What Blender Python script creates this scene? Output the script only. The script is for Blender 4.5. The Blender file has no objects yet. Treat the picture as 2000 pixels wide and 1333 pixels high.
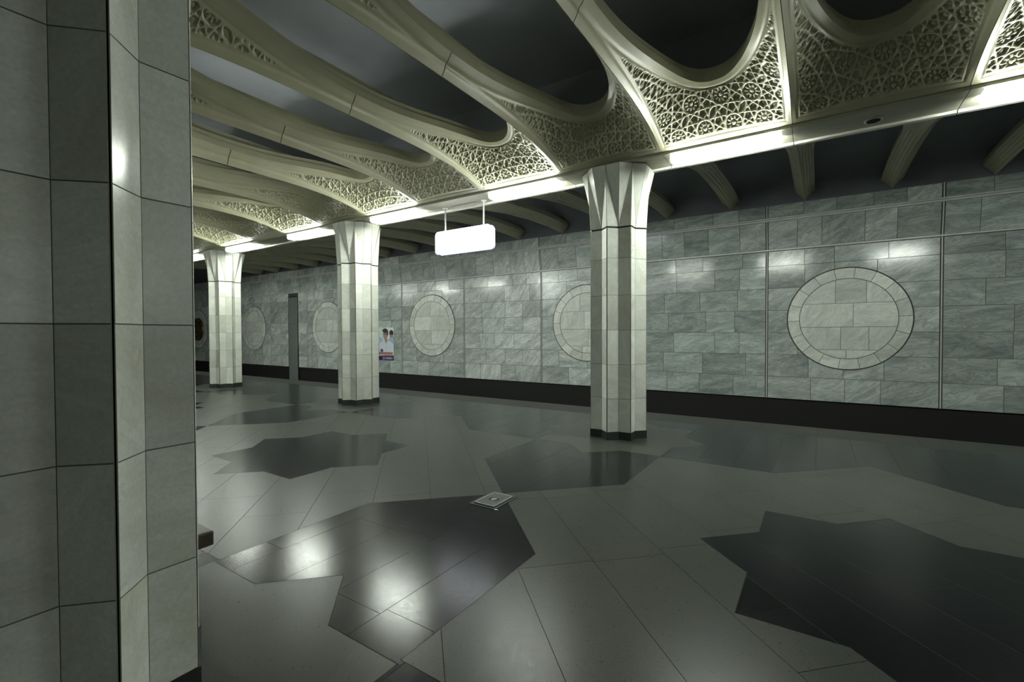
import bpy, bmesh, math, random
import numpy as np
from mathutils import Vector, Matrix
from mathutils.geometry import delaunay_2d_cdt

random.seed(7)
rng = np.random.default_rng(7)
scene = bpy.context.scene
COL = scene.collection

# ------------------------------------------------------------------ camera
FPX, YAW, PITCH, ROLL, EYE = 905.0, 0.5846, 0.0174, -0.0038, 1.567
cyw, syw, cp, sp = math.cos(YAW), math.sin(YAW), math.cos(PITCH), math.sin(PITCH)
FWD = Vector((-syw * cp, cyw * cp, -sp))
RGT0 = Vector((cyw, syw, 0.0))
UP0 = RGT0.cross(FWD)
RGT = RGT0 * math.cos(ROLL) + UP0 * math.sin(ROLL)
UPV = -RGT0 * math.sin(ROLL) + UP0 * math.cos(ROLL)
cam_data = bpy.data.cameras.new('camera')
cam_data.sensor_fit = 'HORIZONTAL'
cam_data.sensor_width = 36.0
cam_data.lens = FPX * 36.0 / 2000.0
cam_data.clip_end = 200
cam = bpy.data.objects.new('camera', cam_data)
COL.objects.link(cam)
cam.matrix_world = Matrix(((RGT.x, UPV.x, -FWD.x, 0.0), (RGT.y, UPV.y, -FWD.y, 0.0),
                           (RGT.z, UPV.z, -FWD.z, EYE), (0, 0, 0, 1)))
scene.camera = cam

# ------------------------------------------------------------------ world and exposure
world = bpy.data.worlds.new('world')
scene.world = world
world.use_nodes = True
world.node_tree.nodes['Background'].inputs[0].default_value = (0, 0, 0, 1)
world.node_tree.nodes['Background'].inputs[1].default_value = 0.0
scene.view_settings.view_transform = 'Standard'
scene.view_settings.look = 'None'
scene.view_settings.gamma = 1.0
scene.view_settings.use_curve_mapping = False
scene.view_settings.exposure = 0.0
LAMP_POWER = 84.0
scene.cycles.max_bounces = 7
scene.cycles.diffuse_bounces = 4
scene.cycles.glossy_bounces = 3
scene.cycles.adaptive_threshold = 0.015
LAMP_COLOR = (0.93, 1.0, 0.90, 1)

# ------------------------------------------------------------------ measures (metres)
BAY = 6.09           # column spacing along and across the hall
XC = -2.56           # a column axis
HB = BAY / 2
MOD = BAY / 4        # vault module
YC = 3.7             # hall centre line
Y_FAR, Y_NEAR = YC + 3.1, YC - 3.1
WBAY = 6.14          # panel rhythm of the track wall
EDGE = 9.03          # platform edge
YW = 12.48           # track wall
Z_SOF = 3.98         # beam soffit
Y_HALL, Y_TRK = 6.42, 6.98
X0, X1 = -34.0, 40.0

# ------------------------------------------------------------------ helpers
def tag(o, label=None, cat=None, group=None, kind=None):
    if label: o['label'] = label
    if cat: o['category'] = cat
    if group: o['group'] = group
    if kind: o['kind'] = kind
    return o

def link(name, data, parent=None):
    o = bpy.data.objects.new(name, data)
    COL.objects.link(o)
    if parent is not None:
        o.parent = parent
    return o

def empty(name, loc=(0, 0, 0), parent=None):
    o = link(name, None, parent)
    o.location = loc
    return o

def mesh(name, verts, faces, mat=None, smooth=False):
    m = bpy.data.meshes.new(name)
    m.from_pydata([tuple(v) for v in verts], [], [tuple(f) for f in faces])
    if isinstance(mat, (tuple, list)):          # (material, joint material, joint face flags)
        m.materials.append(mat[0]); m.materials.append(mat[1])
        m.polygons.foreach_set('material_index', mat[2])
    elif mat: m.materials.append(mat)
    if smooth:
        m.polygons.foreach_set('use_smooth', [True] * len(m.polygons))
    m.update()
    return m

def obj(name, verts, faces, mat, parent=None, smooth=False):
    return link(name, mesh(name, verts, faces, mat, smooth), parent)

class MB:
    """collects simple solids into one mesh"""
    def __init__(self):
        self.v = []; self.f = []
    def add(self, v, f):
        n = len(self.v); self.v += [tuple(p) for p in v]; self.f += [tuple(i + n for i in q) for q in f]
        return self
    def box(self, x0, x1, y0, y1, z0, z1, bev=0.0):
        if bev <= 0:
            v = [(x, y, z) for z in (z0, z1) for y in (y0, y1) for x in (x0, x1)]
            f = [(0, 2, 3, 1), (4, 5, 7, 6), (0, 1, 5, 4), (2, 6, 7, 3), (0, 4, 6, 2), (1, 3, 7, 5)]
            return self.add(v, f)
        bm = bmesh.new()
        r = bmesh.ops.create_cube(bm, size=1.0)
        for p in r['verts']:
            p.co = Vector(((x0 + x1) / 2 + p.co.x * (x1 - x0), (y0 + y1) / 2 + p.co.y * (y1 - y0),
                           (z0 + z1) / 2 + p.co.z * (z1 - z0)))
        bmesh.ops.bevel(bm, geom=list(bm.edges), offset=bev, segments=2, affect='EDGES', profile=0.5)
        bm.verts.index_update()
        self.add([p.co[:] for p in bm.verts], [[p.index for p in q.verts] for q in bm.faces])
        bm.free()
        return self
    def tube(self, a, b, r, n=12, r2=None):
        a, b = Vector(a), Vector(b); d = (b - a).normalized()
        s = d.orthogonal().normalized(); t = d.cross(s); r2 = r if r2 is None else r2
        v = [a + (s * math.cos(k * 2 * math.pi / n) + t * math.sin(k * 2 * math.pi / n)) * r for k in range(n)]
        v += [b + (s * math.cos(k * 2 * math.pi / n) + t * math.sin(k * 2 * math.pi / n)) * r2 for k in range(n)]
        f = [(k, (k + 1) % n, n + (k + 1) % n, n + k) for k in range(n)]
        f += [tuple(range(n))[::-1], tuple(range(n, 2 * n))]
        return self.add(v, f)
    def prism(self, pts, z0, z1):
        n = len(pts)
        v = [(p[0], p[1], z0) for p in pts] + [(p[0], p[1], z1) for p in pts]
        f = [(k, (k + 1) % n, n + (k + 1) % n, n + k) for k in range(n)]
        f += [tuple(range(n))[::-1], tuple(range(n, 2 * n))]
        return self.add(v, f)
    def build(self, name, mat, parent=None, smooth=False):
        return obj(name, self.v, self.f, mat, parent, smooth)

def tile_geo(poly, normal, inset=0.003, rise=0.003, tilt=0.0):
    """a slab face: the outline at joint depth, the top set in and proud of it"""
    n = Vector(normal).normalized()
    P = [Vector(p) for p in poly]
    k = len(P)
    top = []
    for i in range(k):
        a, b, c = P[i - 1], P[i], P[(i + 1) % k]
        e1 = (b - a).normalized(); e2 = (c - b).normalized()
        n1 = n.cross(e1); n2 = n.cross(e2)
        m = n1 + n2
        if m.length < 1e-6: m = n1
        m.normalize()
        s = inset / max(0.35, m.dot(n1))
        top.append(b + m * s + n * (rise + tilt * random.uniform(-1, 1)))
    f = [tuple(range(k, 2 * k))] + [(i, (i + 1) % k, k + (i + 1) % k, k + i) for i in range(k)]
    return [tuple(p) for p in P] + [tuple(p) for p in top], f

def jointed(key, f, joint='grout'):
    """top face in its stone, the sides down to the joint in mortar"""
    return (M[key], M[joint], [0 if len(t) > 4 or i == 0 else 1 for i, t in enumerate(f)])

def tri_area(poly):
    a = 0
    for i in range(len(poly)):
        x0, y0 = poly[i - 1][:2]; x1, y1 = poly[i][:2]
        a += x0 * y1 - x1 * y0
    return a / 2

def in_poly(x, y, poly):
    r = False
    for i in range(len(poly)):
        x0, y0 = poly[i - 1]; x1, y1 = poly[i]
        if (y0 > y) != (y1 > y) and x < (x1 - x0) * (y - y0) / (y1 - y0) + x0:
            r = not r
    return r

def to_px(p):
    d = Vector(p) - Vector((0, 0, EYE)); w = d.dot(FWD)
    if w < 0.05: return None
    return (1000 + FPX * d.dot(RGT) / w, 666.5 - FPX * d.dot(UPV) / w)

def px_size(pts):
    """visible size in the frame of a piece, in pixels squared"""
    q = [to_px(p) for p in pts]
    if any(a is None for a in q): 
        return 0
    q = [(min(max(a[0], 380), 2000), min(max(a[1], 0), 1333)) for a in q]
    return abs(tri_area(q))

def khatim(cx, cy, R, r=None):
    r = R * 0.7654 if r is None else r
    return [(cx + (R if k % 2 == 0 else r) * math.cos(k * math.pi / 8),
             cy + (R if k % 2 == 0 else r) * math.sin(k * math.pi / 8)) for k in range(16)]

# ------------------------------------------------------------------ materials
def new_mat(name):
    m = bpy.data.materials.new(name); m.use_nodes = True
    nt = m.node_tree
    for n in list(nt.nodes): nt.nodes.remove(n)
    out = nt.nodes.new('ShaderNodeOutputMaterial')
    b = nt.nodes.new('ShaderNodeBsdfPrincipled')
    nt.links.new(b.outputs[0], out.inputs[0])
    return m, nt, b

def N(nt, typ, **kw):
    n = nt.nodes.new(typ)
    for k, v in kw.items():
        if k.startswith('i_'):
            n.inputs[k[2:].replace('_', ' ')].default_value = v
        else:
            setattr(n, k, v)
    return n

def ramp(nt, stops, interp='LINEAR'):
    r = nt.nodes.new('ShaderNodeValToRGB')
    r.color_ramp.interpolation = interp
    while len(r.color_ramp.elements) < len(stops): r.color_ramp.elements.new(0.5)
    for e, (p, c) in zip(r.color_ramp.elements, stops):
        e.position = p; e.color = c if len(c) == 4 else (*c, 1)
    return r

def mixc(nt, a, b, fac, mode='MIX'):
    m = nt.nodes.new('ShaderNodeMix'); m.data_type = 'RGBA'; m.blend_type = mode
    for sock, v in ((m.inputs[6], a), (m.inputs[7], b), (m.inputs[0], fac)):
        if hasattr(v, 'links') or isinstance(v, bpy.types.NodeSocket): nt.links.new(v, sock)
        elif isinstance(v, (int, float)): sock.default_value = v
        else: sock.default_value = (*v, 1) if len(v) == 3 else v
    return m.outputs[2]

def math_n(nt, op, a, b=None):
    m = nt.nodes.new('ShaderNodeMath'); m.operation = op
    for sock, v in ((m.inputs[0], a), (m.inputs[1], b)):
        if v is None: continue
        if isinstance(v, bpy.types.NodeSocket): nt.links.new(v, sock)
        else: sock.default_value = v
    return m.outputs[0]

def per_piece(nt):
    """a random number per slab: the object's own plus a stored one"""
    oi = N(nt, 'ShaderNodeObjectInfo')
    at = N(nt, 'ShaderNodeAttribute', attribute_name='rnd')
    s = math_n(nt, 'ADD', oi.outputs['Random'], at.outputs['Fac'])
    return math_n(nt, 'FRACT', s)

def shifted_coords(nt, rnd, amount=37.0):
    g = N(nt, 'ShaderNodeNewGeometry')
    c = N(nt, 'ShaderNodeCombineXYZ')
    s = math_n(nt, 'MULTIPLY', rnd, amount)
    s2 = math_n(nt, 'MULTIPLY', rnd, -amount * 1.7)
    nt.links.new(s, c.inputs[0]); nt.links.new(s2, c.inputs[1]); nt.links.new(s, c.inputs[2])
    a = N(nt, 'ShaderNodeVectorMath', operation='ADD')
    nt.links.new(g.outputs['Position'], a.inputs[0]); nt.links.new(c.outputs[0], a.inputs[1])
    return a.outputs[0]

def noise(nt, vec, scale, detail=4, rough=0.55, dist=0.0):
    n = N(nt, 'ShaderNodeTexNoise')
    n.inputs['Scale'].default_value = scale; n.inputs['Detail'].default_value = detail
    n.inputs['Roughness'].default_value = rough; n.inputs['Distortion'].default_value = dist
    if vec is not None: nt.links.new(vec, n.inputs['Vector'])
    return n.outputs['Fac']

def marble(name, lo, hi, vein, rough, vein_scale, stain, spread, turn=1.3, vein_amt=0.55, bump=0.02):
    m, nt, b = new_mat(name)
    rnd = per_piece(nt)
    vec = shifted_coords(nt, rnd)
    vr = N(nt, 'ShaderNodeVectorRotate', rotation_type='Y_AXIS')
    nt.links.new(vec, vr.inputs['Vector'])
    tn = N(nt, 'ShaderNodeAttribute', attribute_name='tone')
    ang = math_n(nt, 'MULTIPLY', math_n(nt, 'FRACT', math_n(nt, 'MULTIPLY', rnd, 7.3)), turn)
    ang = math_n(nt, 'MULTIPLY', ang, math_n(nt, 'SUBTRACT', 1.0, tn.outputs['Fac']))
    nt.links.new(ang, vr.inputs['Angle'])
    mp = N(nt, 'ShaderNodeMapping')
    mp.inputs['Rotation'].default_value = (0.2, 0.15, 0.2)
    mp.inputs['Scale'].default_value = (1.0, 1.0, 3.6)
    nt.links.new(vr.outputs[0], mp.inputs['Vector'])
    f1 = noise(nt, mp.outputs[0], vein_scale, 7, 0.6, 1.2)
    r1 = ramp(nt, [(0.32, lo), (0.62, hi)])
    nt.links.new(f1, r1.inputs[0])
    f2 = noise(nt, mp.outputs[0], vein_scale * 1.8, 5, 0.6, 2.4)
    r2 = ramp(nt, [(0.44, (0, 0, 0)), (0.5, (1, 1, 1)), (0.56, (0, 0, 0))])
    nt.links.new(f2, r2.inputs[0])
    vf = math_n(nt, 'MULTIPLY', r2.outputs[0], vein_amt)
    c = mixc(nt, r1.outputs[0], vein, vf)
    f3 = noise(nt, vec, 2.3, 5, 0.65, 0.4)
    r3 = ramp(nt, [(0.52, (0, 0, 0)), (0.75, (1, 1, 1))])
    nt.links.new(f3, r3.inputs[0])
    c = mixc(nt, c, stain, math_n(nt, 'MULTIPLY', r3.outputs[0], 0.5))
    f4 = noise(nt, vec, 60, 3, 0.7)
    sc = math_n(nt, 'ADD', math_n(nt, 'MULTIPLY', rnd, spread), 1.0 - spread * 0.5)
    sc = math_n(nt, 'MULTIPLY', sc, math_n(nt, 'ADD', math_n(nt, 'MULTIPLY', f4, 0.40), 0.80))
    cc = N(nt, 'ShaderNodeCombineColor')
    for k in range(3): nt.links.new(sc, cc.inputs[k])
    c = mixc(nt, c, cc.outputs[0], 1.0, 'MULTIPLY')
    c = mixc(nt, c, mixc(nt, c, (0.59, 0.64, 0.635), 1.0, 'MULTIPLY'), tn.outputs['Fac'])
    nt.links.new(c, b.inputs['Base Color'])
    rr = math_n(nt, 'ADD', math_n(nt, 'MULTIPLY', f3, 0.14), rough - 0.12)
    rr = math_n(nt, 'ADD', rr, math_n(nt, 'MULTIPLY', math_n(nt, 'FRACT', math_n(nt, 'MULTIPLY', rnd, 5.7)), 0.12))
    nt.links.new(rr, b.inputs['Roughness'])
    bp = N(nt, 'ShaderNodeBump'); bp.inputs['Strength'].default_value = bump; bp.inputs['Distance'].default_value = 0.02
    nt.links.new(noise(nt, vec, 9, 3), bp.inputs['Height'])
    nt.links.new(bp.outputs[0], b.inputs['Normal'])
    return m

def granite(name, base, fleck, rough, fleck_amt, spread):
    m, nt, b = new_mat(name)
    rnd = per_piece(nt)
    vec = shifted_coords(nt, rnd, 11.0)
    f1 = noise(nt, vec, 240, 2, 0.8)
    r1 = ramp(nt, [(0.40, base), (0.62, fleck)])
    nt.links.new(f1, r1.inputs[0])
    f2 = noise(nt, vec, 3.0, 6, 0.65)
    c = mixc(nt, base, r1.outputs[0], fleck_amt)
    sc = math_n(nt, 'ADD', math_n(nt, 'MULTIPLY', rnd, spread), 0.8 - spread * 0.5)
    sc = math_n(nt, 'ADD', sc, math_n(nt, 'MULTIPLY', f2, 0.4))
    cc = N(nt, 'ShaderNodeCombineColor')
    for k in range(3): nt.links.new(sc, cc.inputs[k])
    c = mixc(nt, c, cc.outputs[0], 1.0, 'MULTIPLY')
    nt.links.new(c, b.inputs['Base Color'])
    f3 = noise(nt, vec, 45, 3, 0.7)
    rr = math_n(nt, 'ADD', math_n(nt, 'MULTIPLY', f3, 0.16), rough - 0.08)
    nt.links.new(rr, b.inputs['Roughness'])
    b.inputs['Specular IOR Level'].default_value = 0.22
    bp = N(nt, 'ShaderNodeBump'); bp.inputs['Strength'].default_value = 0.06; bp.inputs['Distance'].default_value = 0.003
    nt.links.new(noise(nt, vec, 90, 3, 0.7), bp.inputs['Height'])
    nt.links.new(bp.outputs[0], b.inputs['Normal'])
    return m

def plain(name, col, rough=0.5, metal=0.0, var=0.12, scale=6.0, bump=0.0):
    m, nt, b = new_mat(name)
    g = N(nt, 'ShaderNodeNewGeometry')
    f = noise(nt, g.outputs['Position'], scale, 5, 0.6)
    lo = tuple(c * (1 - var) for c in col); hi = tuple(min(1, c * (1 + var)) for c in col)
    r = ramp(nt, [(0.3, lo), (0.7, hi)])
    nt.links.new(f, r.inputs[0]); nt.links.new(r.outputs[0], b.inputs['Base Color'])
    b.inputs['Roughness'].default_value = rough; b.inputs['Metallic'].default_value = metal
    if bump:
        bp = N(nt, 'ShaderNodeBump'); bp.inputs['Strength'].default_value = bump; bp.inputs['Distance'].default_value = 0.01
        nt.links.new(noise(nt, g.outputs['Position'], scale * 8, 3), bp.inputs['Height'])
        nt.links.new(bp.outputs[0], b.inputs['Normal'])
    return m

def emitter(name, col, strength):
    m, nt, b = new_mat(name)
    b.inputs['Base Color'].default_value = (0.9, 0.9, 0.88, 1); b.inputs['Roughness'].default_value = 0.4
    b.inputs['Emission Color'].default_value = col
    b.inputs['Emission Strength'].default_value = strength
    return m

M = {}
M['col'] = marble('column_marble', (0.63, 0.65, 0.59), (0.79, 0.81, 0.76), (0.57, 0.58, 0.51), 0.23, 0.8, (0.52, 0.50, 0.34), 0.34, 3.1, 0.25)
M['wall'] = marble('wall_marble', (0.33, 0.37, 0.365), (0.66, 0.70, 0.665), (0.22, 0.25, 0.25), 0.17, 0.9, (0.54, 0.55, 0.46), 0.40, 1.3, 0.55)
M['medal'] = marble('medallion_marble', (0.55, 0.58, 0.545), (0.76, 0.785, 0.735), (0.34, 0.36, 0.35), 0.26, 1.2, (0.62, 0.62, 0.51), 0.22, 1.5, 0.35)
M['col_joint'] = plain('column_joint', (0.20, 0.20, 0.16), 0.8)
M['dark_joint'] = plain('dark_slab_joint', (0.035, 0.036, 0.034), 0.6)
M['floor_joint'] = plain('floor_joint', (0.012, 0.0125, 0.011), 0.8)
M['plinth'] = granite('plinth_granite', (0.035, 0.037, 0.036), (0.09, 0.09, 0.085), 0.4, 0.4, 0.2)
M['light'] = granite('light_granite', (0.034, 0.0375, 0.032), (0.084, 0.088, 0.078), 0.30, 0.55, 0.16)
M['dark'] = granite('dark_granite', (0.0055, 0.0065, 0.0072), (0.015, 0.0165, 0.0175), 0.19, 0.5, 0.30)
M['edge'] = granite('edge_granite', (0.036, 0.038, 0.033), (0.07, 0.07, 0.063), 0.5, 0.5, 0.12)
M['wall_joint'] = plain('wall_joint', (0.13, 0.14, 0.12), 0.8)
M['grout'] = plain('grout', (0.06, 0.06, 0.055), 0.9)
M['cream'] = plain('cream_paint', (0.44, 0.425, 0.295), 0.36, 0, 0.07, 3.0, 0.02)
M['slab'] = plain('blue_grey_paint', (0.52, 0.55, 0.60), 0.8, 0, 0.06, 2.0)
M['beam'] = plain('beam_plaster', (0.42, 0.41, 0.32), 0.5, 0, 0.06, 4.0)
M['lip'] = plain('painted_metal_lip', (0.62, 0.62, 0.55), 0.35, 0.0, 0.05)
M['white_metal'] = plain('white_metal', (0.75, 0.76, 0.73), 0.4, 0.0, 0.03)
M['steel'] = plain('brushed_steel', (0.55, 0.56, 0.54), 0.35, 0.9, 0.05)
M['black'] = plain('black_paint', (0.005, 0.005, 0.005), 0.8)
M['ballast'] = plain('sooty_concrete', (0.03, 0.03, 0.028), 0.95, 0, 0.3, 8.0, 0.3)
M['strip'] = plain('pale_joint_strip', (0.50, 0.53, 0.50), 0.35, 0, 0.08)
M['ledge'] = plain('ledge_marble', (0.60, 0.63, 0.61), 0.25, 0, 0.10)
M['bronze'] = plain('bronze', (0.16, 0.11, 0.045), 0.4, 0.85, 0.35, 14.0)
M['niche'] = plain('grey_niche_panel', (0.16, 0.175, 0.17), 0.28, 0, 0.12, 3.0)
M['wood'] = plain('dark_wood', (0.055, 0.038, 0.022), 0.4, 0, 0.4, 9.0)
M['iron'] = plain('cast_iron', (0.20, 0.21, 0.20), 0.5, 0.3, 0.15, 30.0)
M['dark_hole'] = plain('dark_recess', (0.01, 0.01, 0.01), 0.9)
M['lamp'] = emitter('lamp_diffuser', LAMP_COLOR, LAMP_POWER)
M['lamp_end'] = emitter('lamp_frosted_end', LAMP_COLOR, LAMP_POWER * 0.03)
M['sign'] = emitter('sign_face', (0.93, 0.97, 1.0, 1), 6.0)
M['sign_edge'] = plain('sign_blue_edge', (0.05, 0.06, 0.35), 0.4, 0, 0.05)

def set_rnd(me, val, nm='rnd'):
    a = me.attributes.new(nm, 'FLOAT', 'POINT')
    a.data.foreach_set('value', [val] * len(me.vertices) if isinstance(val, (int, float)) else val)

# ================================================================== FLOOR
YE0 = YC * 2 - EDGE            # near platform edge
FX0, FX1 = -30.0, 7.0
floor = MB().box(X0, X1, YE0, EDGE, -1.35, -0.004).build('floor', M['grout'])
tag(floor, kind='structure')

FBAY = 6.13
bigs = [(XC + FBAY / 2 + FBAY * k, YC) for k in range(-5, 2)]
colstars = [(XC + FBAY * k, y) for k in range(-5, 2) for y in (Y_FAR, Y_NEAR)]
BIG = [khatim(x, y, FBAY / 2) for x, y in bigs]
SMALL = [khatim(x, y, 1.25) for x, y in bigs]
CST = [khatim(x, y, 1.28) for x, y in colstars]
STRIP = EDGE - 8.27

def pieces(boundaries, inside, cell, segs):
    """cut a region of the floor into its slabs: list of outlines"""
    verts, edges = [], []
    for poly in boundaries:
        n = len(verts); verts += [Vector(p) for p in poly]
        edges += [(n + i, n + (i + 1) % len(poly)) for i in range(len(poly))]
    for a, b in segs:
        n = len(verts); verts += [Vector(a), Vector(b)]; edges.append((n, n + 1))
    v, e, f, *_ = delaunay_2d_cdt(verts, edges, [], 0, 1e-5)
    groups = {}
    for t in f:
        x = sum(v[i].x for i in t) / 3; y = sum(v[i].y for i in t) / 3
        if inside(x, y): groups.setdefault(cell(x, y), []).append(t)
    out = []
    for key, tris in groups.items():
        par = list(range(len(tris)))
        def find(i):
            while par[i] != i: i = par[i]
            return i
        seen = {}
        for i, t in enumerate(tris):
            for k in range(3):
                ed = frozenset((t[k], t[(k + 1) % 3]))
                if ed in seen: par[find(i)] = find(seen[ed])
                else: seen[ed] = i
        comps = {}
        for i in range(len(tris)): comps.setdefault(find(i), []).append(tris[i])
        for ts in comps.values():
            cnt = {}
            for t in ts:
                for k in range(3):
                    cnt[(t[k], t[(k + 1) % 3])] = 1
            nxt = {a: b for (a, b) in cnt if (b, a) not in cnt}
            start = next(iter(nxt)); loop = [start]; c = nxt[start]
            while c != start and len(loop) < 400:
                loop.append(c); c = nxt.get(c, start)
            P = [(v[i].x, v[i].y) for i in loop]
            Q = []
            for i in range(len(P)):          # drop collinear points
                a, b, c2 = P[i - 1], P[i], P[(i + 1) % len(P)]
                cr = (b[0] - a[0]) * (c2[1] - b[1]) - (b[1] - a[1]) * (c2[0] - b[0])
                if abs(cr) > 1e-5: Q.append(b)
            if len(Q) < 3: continue
            ar = tri_area(Q)
            if ar < 0: Q.reverse()
            if abs(ar) > 0.002: out.append(Q)
    return out

def hashf(*a):
    return random.Random(repr(a)).random()

def strip_layout(ang, w, length, x0, x1, y0, y1, off=0.0, tag_=0):
    """slabs in strips at an angle: returns the cell function and joint segments"""
    ca, sa = math.cos(ang), math.sin(ang)
    def uv(x, y): return x * ca + y * sa, -x * sa + y * ca
    def xy(u, v): return u * ca - v * sa, u * sa + v * ca
    cs = [uv(x, y) for x in (x0, x1) for y in (y0, y1)]
    u0, u1 = min(c[0] for c in cs), max(c[0] for c in cs)
    v0, v1 = min(c[1] for c in cs), max(c[1] for c in cs)
    i0, i1 = math.floor((u0 - off) / w), math.ceil((u1 - off) / w)
    segs = [(xy(off + i * w, v0), xy(off + i * w, v1)) for i in range(i0, i1 + 1)]
    offs = {}
    for i in range(i0, i1 + 1):
        o = hashf(tag_, i) * length
        offs[i] = o
        j0, j1 = math.floor((v0 - o) / length), math.ceil((v1 - o) / length)
        for j in range(j0, j1 + 1):
            segs.append((xy(off + i * w, o + j * length), xy(off + (i + 1) * w, o + j * length)))
    def cell(x, y):
        u, v = uv(x, y)
        i = math.floor((u - off) / w)
        return i, math.floor((v - offs.get(i, 0)) / length)
    return cell, segs

floor_pieces = []                       # (outline, material key)
YG0, YG1 = YE0 + STRIP, EDGE - STRIP
# dark ground: strips across the hall
cell, segs = strip_layout(0.0, 0.403, 1.31, FX0, FX1, YG0, YG1, XC - 0.28, 1)
rect = [(FX0, YG0), (FX1, YG0), (FX1, YG1), (FX0, YG1)]
segs = [((max(FX0, min(FX1, a[0])), max(YG0, min(YG1, a[1]))), (max(FX0, min(FX1, b[0])), max(YG0, min(YG1, b[1])))) for a, b in segs]
segs = [s for s in segs if (s[0][0] - s[1][0]) ** 2 + (s[0][1] - s[1][1]) ** 2 > 1e-6]
def in_ground(x, y):
    if not (FX0 < x < FX1 and YG0 < y < YG1): return False
    return not any(in_poly(x, y, p) for p in BIG) and not any(in_poly(x, y, p) for p in CST)
for q in pieces([rect] + BIG + CST, in_ground, cell, segs): floor_pieces.append((q, 'dark'))
for k, (bx, by) in enumerate(bigs):
    R = FBAY / 2
    cell, segs = strip_layout(math.pi / 4, 0.53, 1.25, bx - R, bx + R, by - R, by + R, 0.11, 10 + k)
    def in_light(x, y, b=BIG[k], s=SMALL[k]): return in_poly(x, y, b) and not in_poly(x, y, s)
    for q in pieces([BIG[k], SMALL[k]], in_light, cell, segs): floor_pieces.append((q, 'light'))
    cell, segs = strip_layout(math.pi / 4, 0.40, 1.45, bx - 1.3, bx + 1.3, by - 1.3, by + 1.3, 0.06, 40 + k)
    for q in pieces([SMALL[k]], lambda x, y, s=SMALL[k]: in_poly(x, y, s), cell, segs): floor_pieces.append((q, 'dark'))
for k, (cx, cy) in enumerate(colstars):
    sq = [(cx - .905, cy - .905), (cx + .905, cy - .905), (cx + .905, cy + .905), (cx - .905, cy + .905)]
    segs = [((cx - .905, cy), (cx + .905, cy)), ((cx, cy - .905), (cx, cy + .905))]
    def ccell(x, y, cx=cx, cy=cy):
        ins = abs(x - cx) < .905 and abs(y - cy) < .905
        return (ins, x > cx if ins else 0, y > cy if ins else 0)
    for q in pieces([CST[k], sq], lambda x, y, s=CST[k]: in_poly(x, y, s), ccell, segs): floor_pieces.append((q, 'light'))
for ya, yb in ((EDGE - STRIP, EDGE), (YE0, YE0 + STRIP)):
    x = FX0
    while x < FX1:
        floor_pieces.append(([(x, ya), (x + 1.2, ya), (x + 1.2, yb), (x, yb)], 'edge')); x += 1.2

NAMES = {'dark': 'dark_floor_slab', 'light': 'pale_floor_slab', 'edge': 'platform_edge_slab'}
for kind in ('dark', 'light', 'edge'):
    lst = [q for q, k in floor_pieces if k == kind]
    lst.sort(key=lambda q: -px_size([(p[0], p[1], 0) for p in q]))
    vv, ff, rr = [], [], []
    for i, q in enumerate(lst):
        v, f = tile_geo([(p[0], p[1], -0.003) for p in q], (0, 0, 1), 0.0018, 0.003, 0.00025)
        if i < 280 and px_size([(p[0], p[1], 0) for p in q]) > 60:
            obj(NAMES[kind], v, f, jointed(kind, f, 'dark_joint' if kind == 'dark' else 'floor_joint'), floor)
        else:
            n = len(vv); vv += v; ff += [tuple(a + n for a in t) for t in f]; rr += [hashf(kind, i)] * len(v)
    if vv:
        o = obj(NAMES[kind], vv, ff, M[kind], floor); set_rnd(o.data, rr); tag(o, kind='stuff')

# track beds, walls of the shell
tb = MB().box(X0, X1, EDGE, YW + 0.3, -1.5, -1.3).build('floor_track', M['ballast']); tag(tb, kind='structure')
tb = MB().box(X0, X1, -YW + 2 * YC - 0.3, YE0, -1.5, -1.3).build('floor_track', M['ballast']); tag(tb, kind='structure')
for x, nm in ((X0 - 0.2, 'wall_left'), (X1, 'wall_right')):
    w = MB().box(x, x + 0.2, 2 * YC - YW - 0.3, YW + 0.3, -1.5, 5.7).build(nm, M['wall']); set_rnd(w.data, 0.3); tag(w, kind='structure')
w = MB().box(X0, X1, 2 * YC - YW - 0.3, 2 * YC - YW, -1.5, 4.5).build('wall_front', M['wall']); set_rnd(w.data, 0.6); tag(w, kind='structure')
w = MB().box(X0, X1, YW + 0.05, YW + 0.3, -1.5, 0.012).build('wall_lower', M['black']); tag(w, kind='structure')

# ================================================================== TRACK WALL
wall = MB().box(X0, X1, YW + 0.004, YW + 0.3, 0.012, 3.46).build('wall_back', M['grout'])
tag(wall, kind='structure')
upper = MB()
prof = [(YW + 0.004, 3.46), (YW - 0.03, 3.75), (YW - 0.085, 4.05), (YW - 0.10, 4.20), (YW - 0.10, 4.50), (YW + 0.3, 4.50), (YW + 0.3, 3.46)]
n = len(prof)
upper.add([(X0, y, z) for y, z in prof] + [(X1, y, z) for y, z in prof],
          [(i, (i + 1) % n, n + (i + 1) % n, n + i) for i in range(n)] + [tuple(range(n))[::-1], tuple(range(n, 2 * n))])
o = upper.build('upper_backing', M['grout'], wall)

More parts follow.
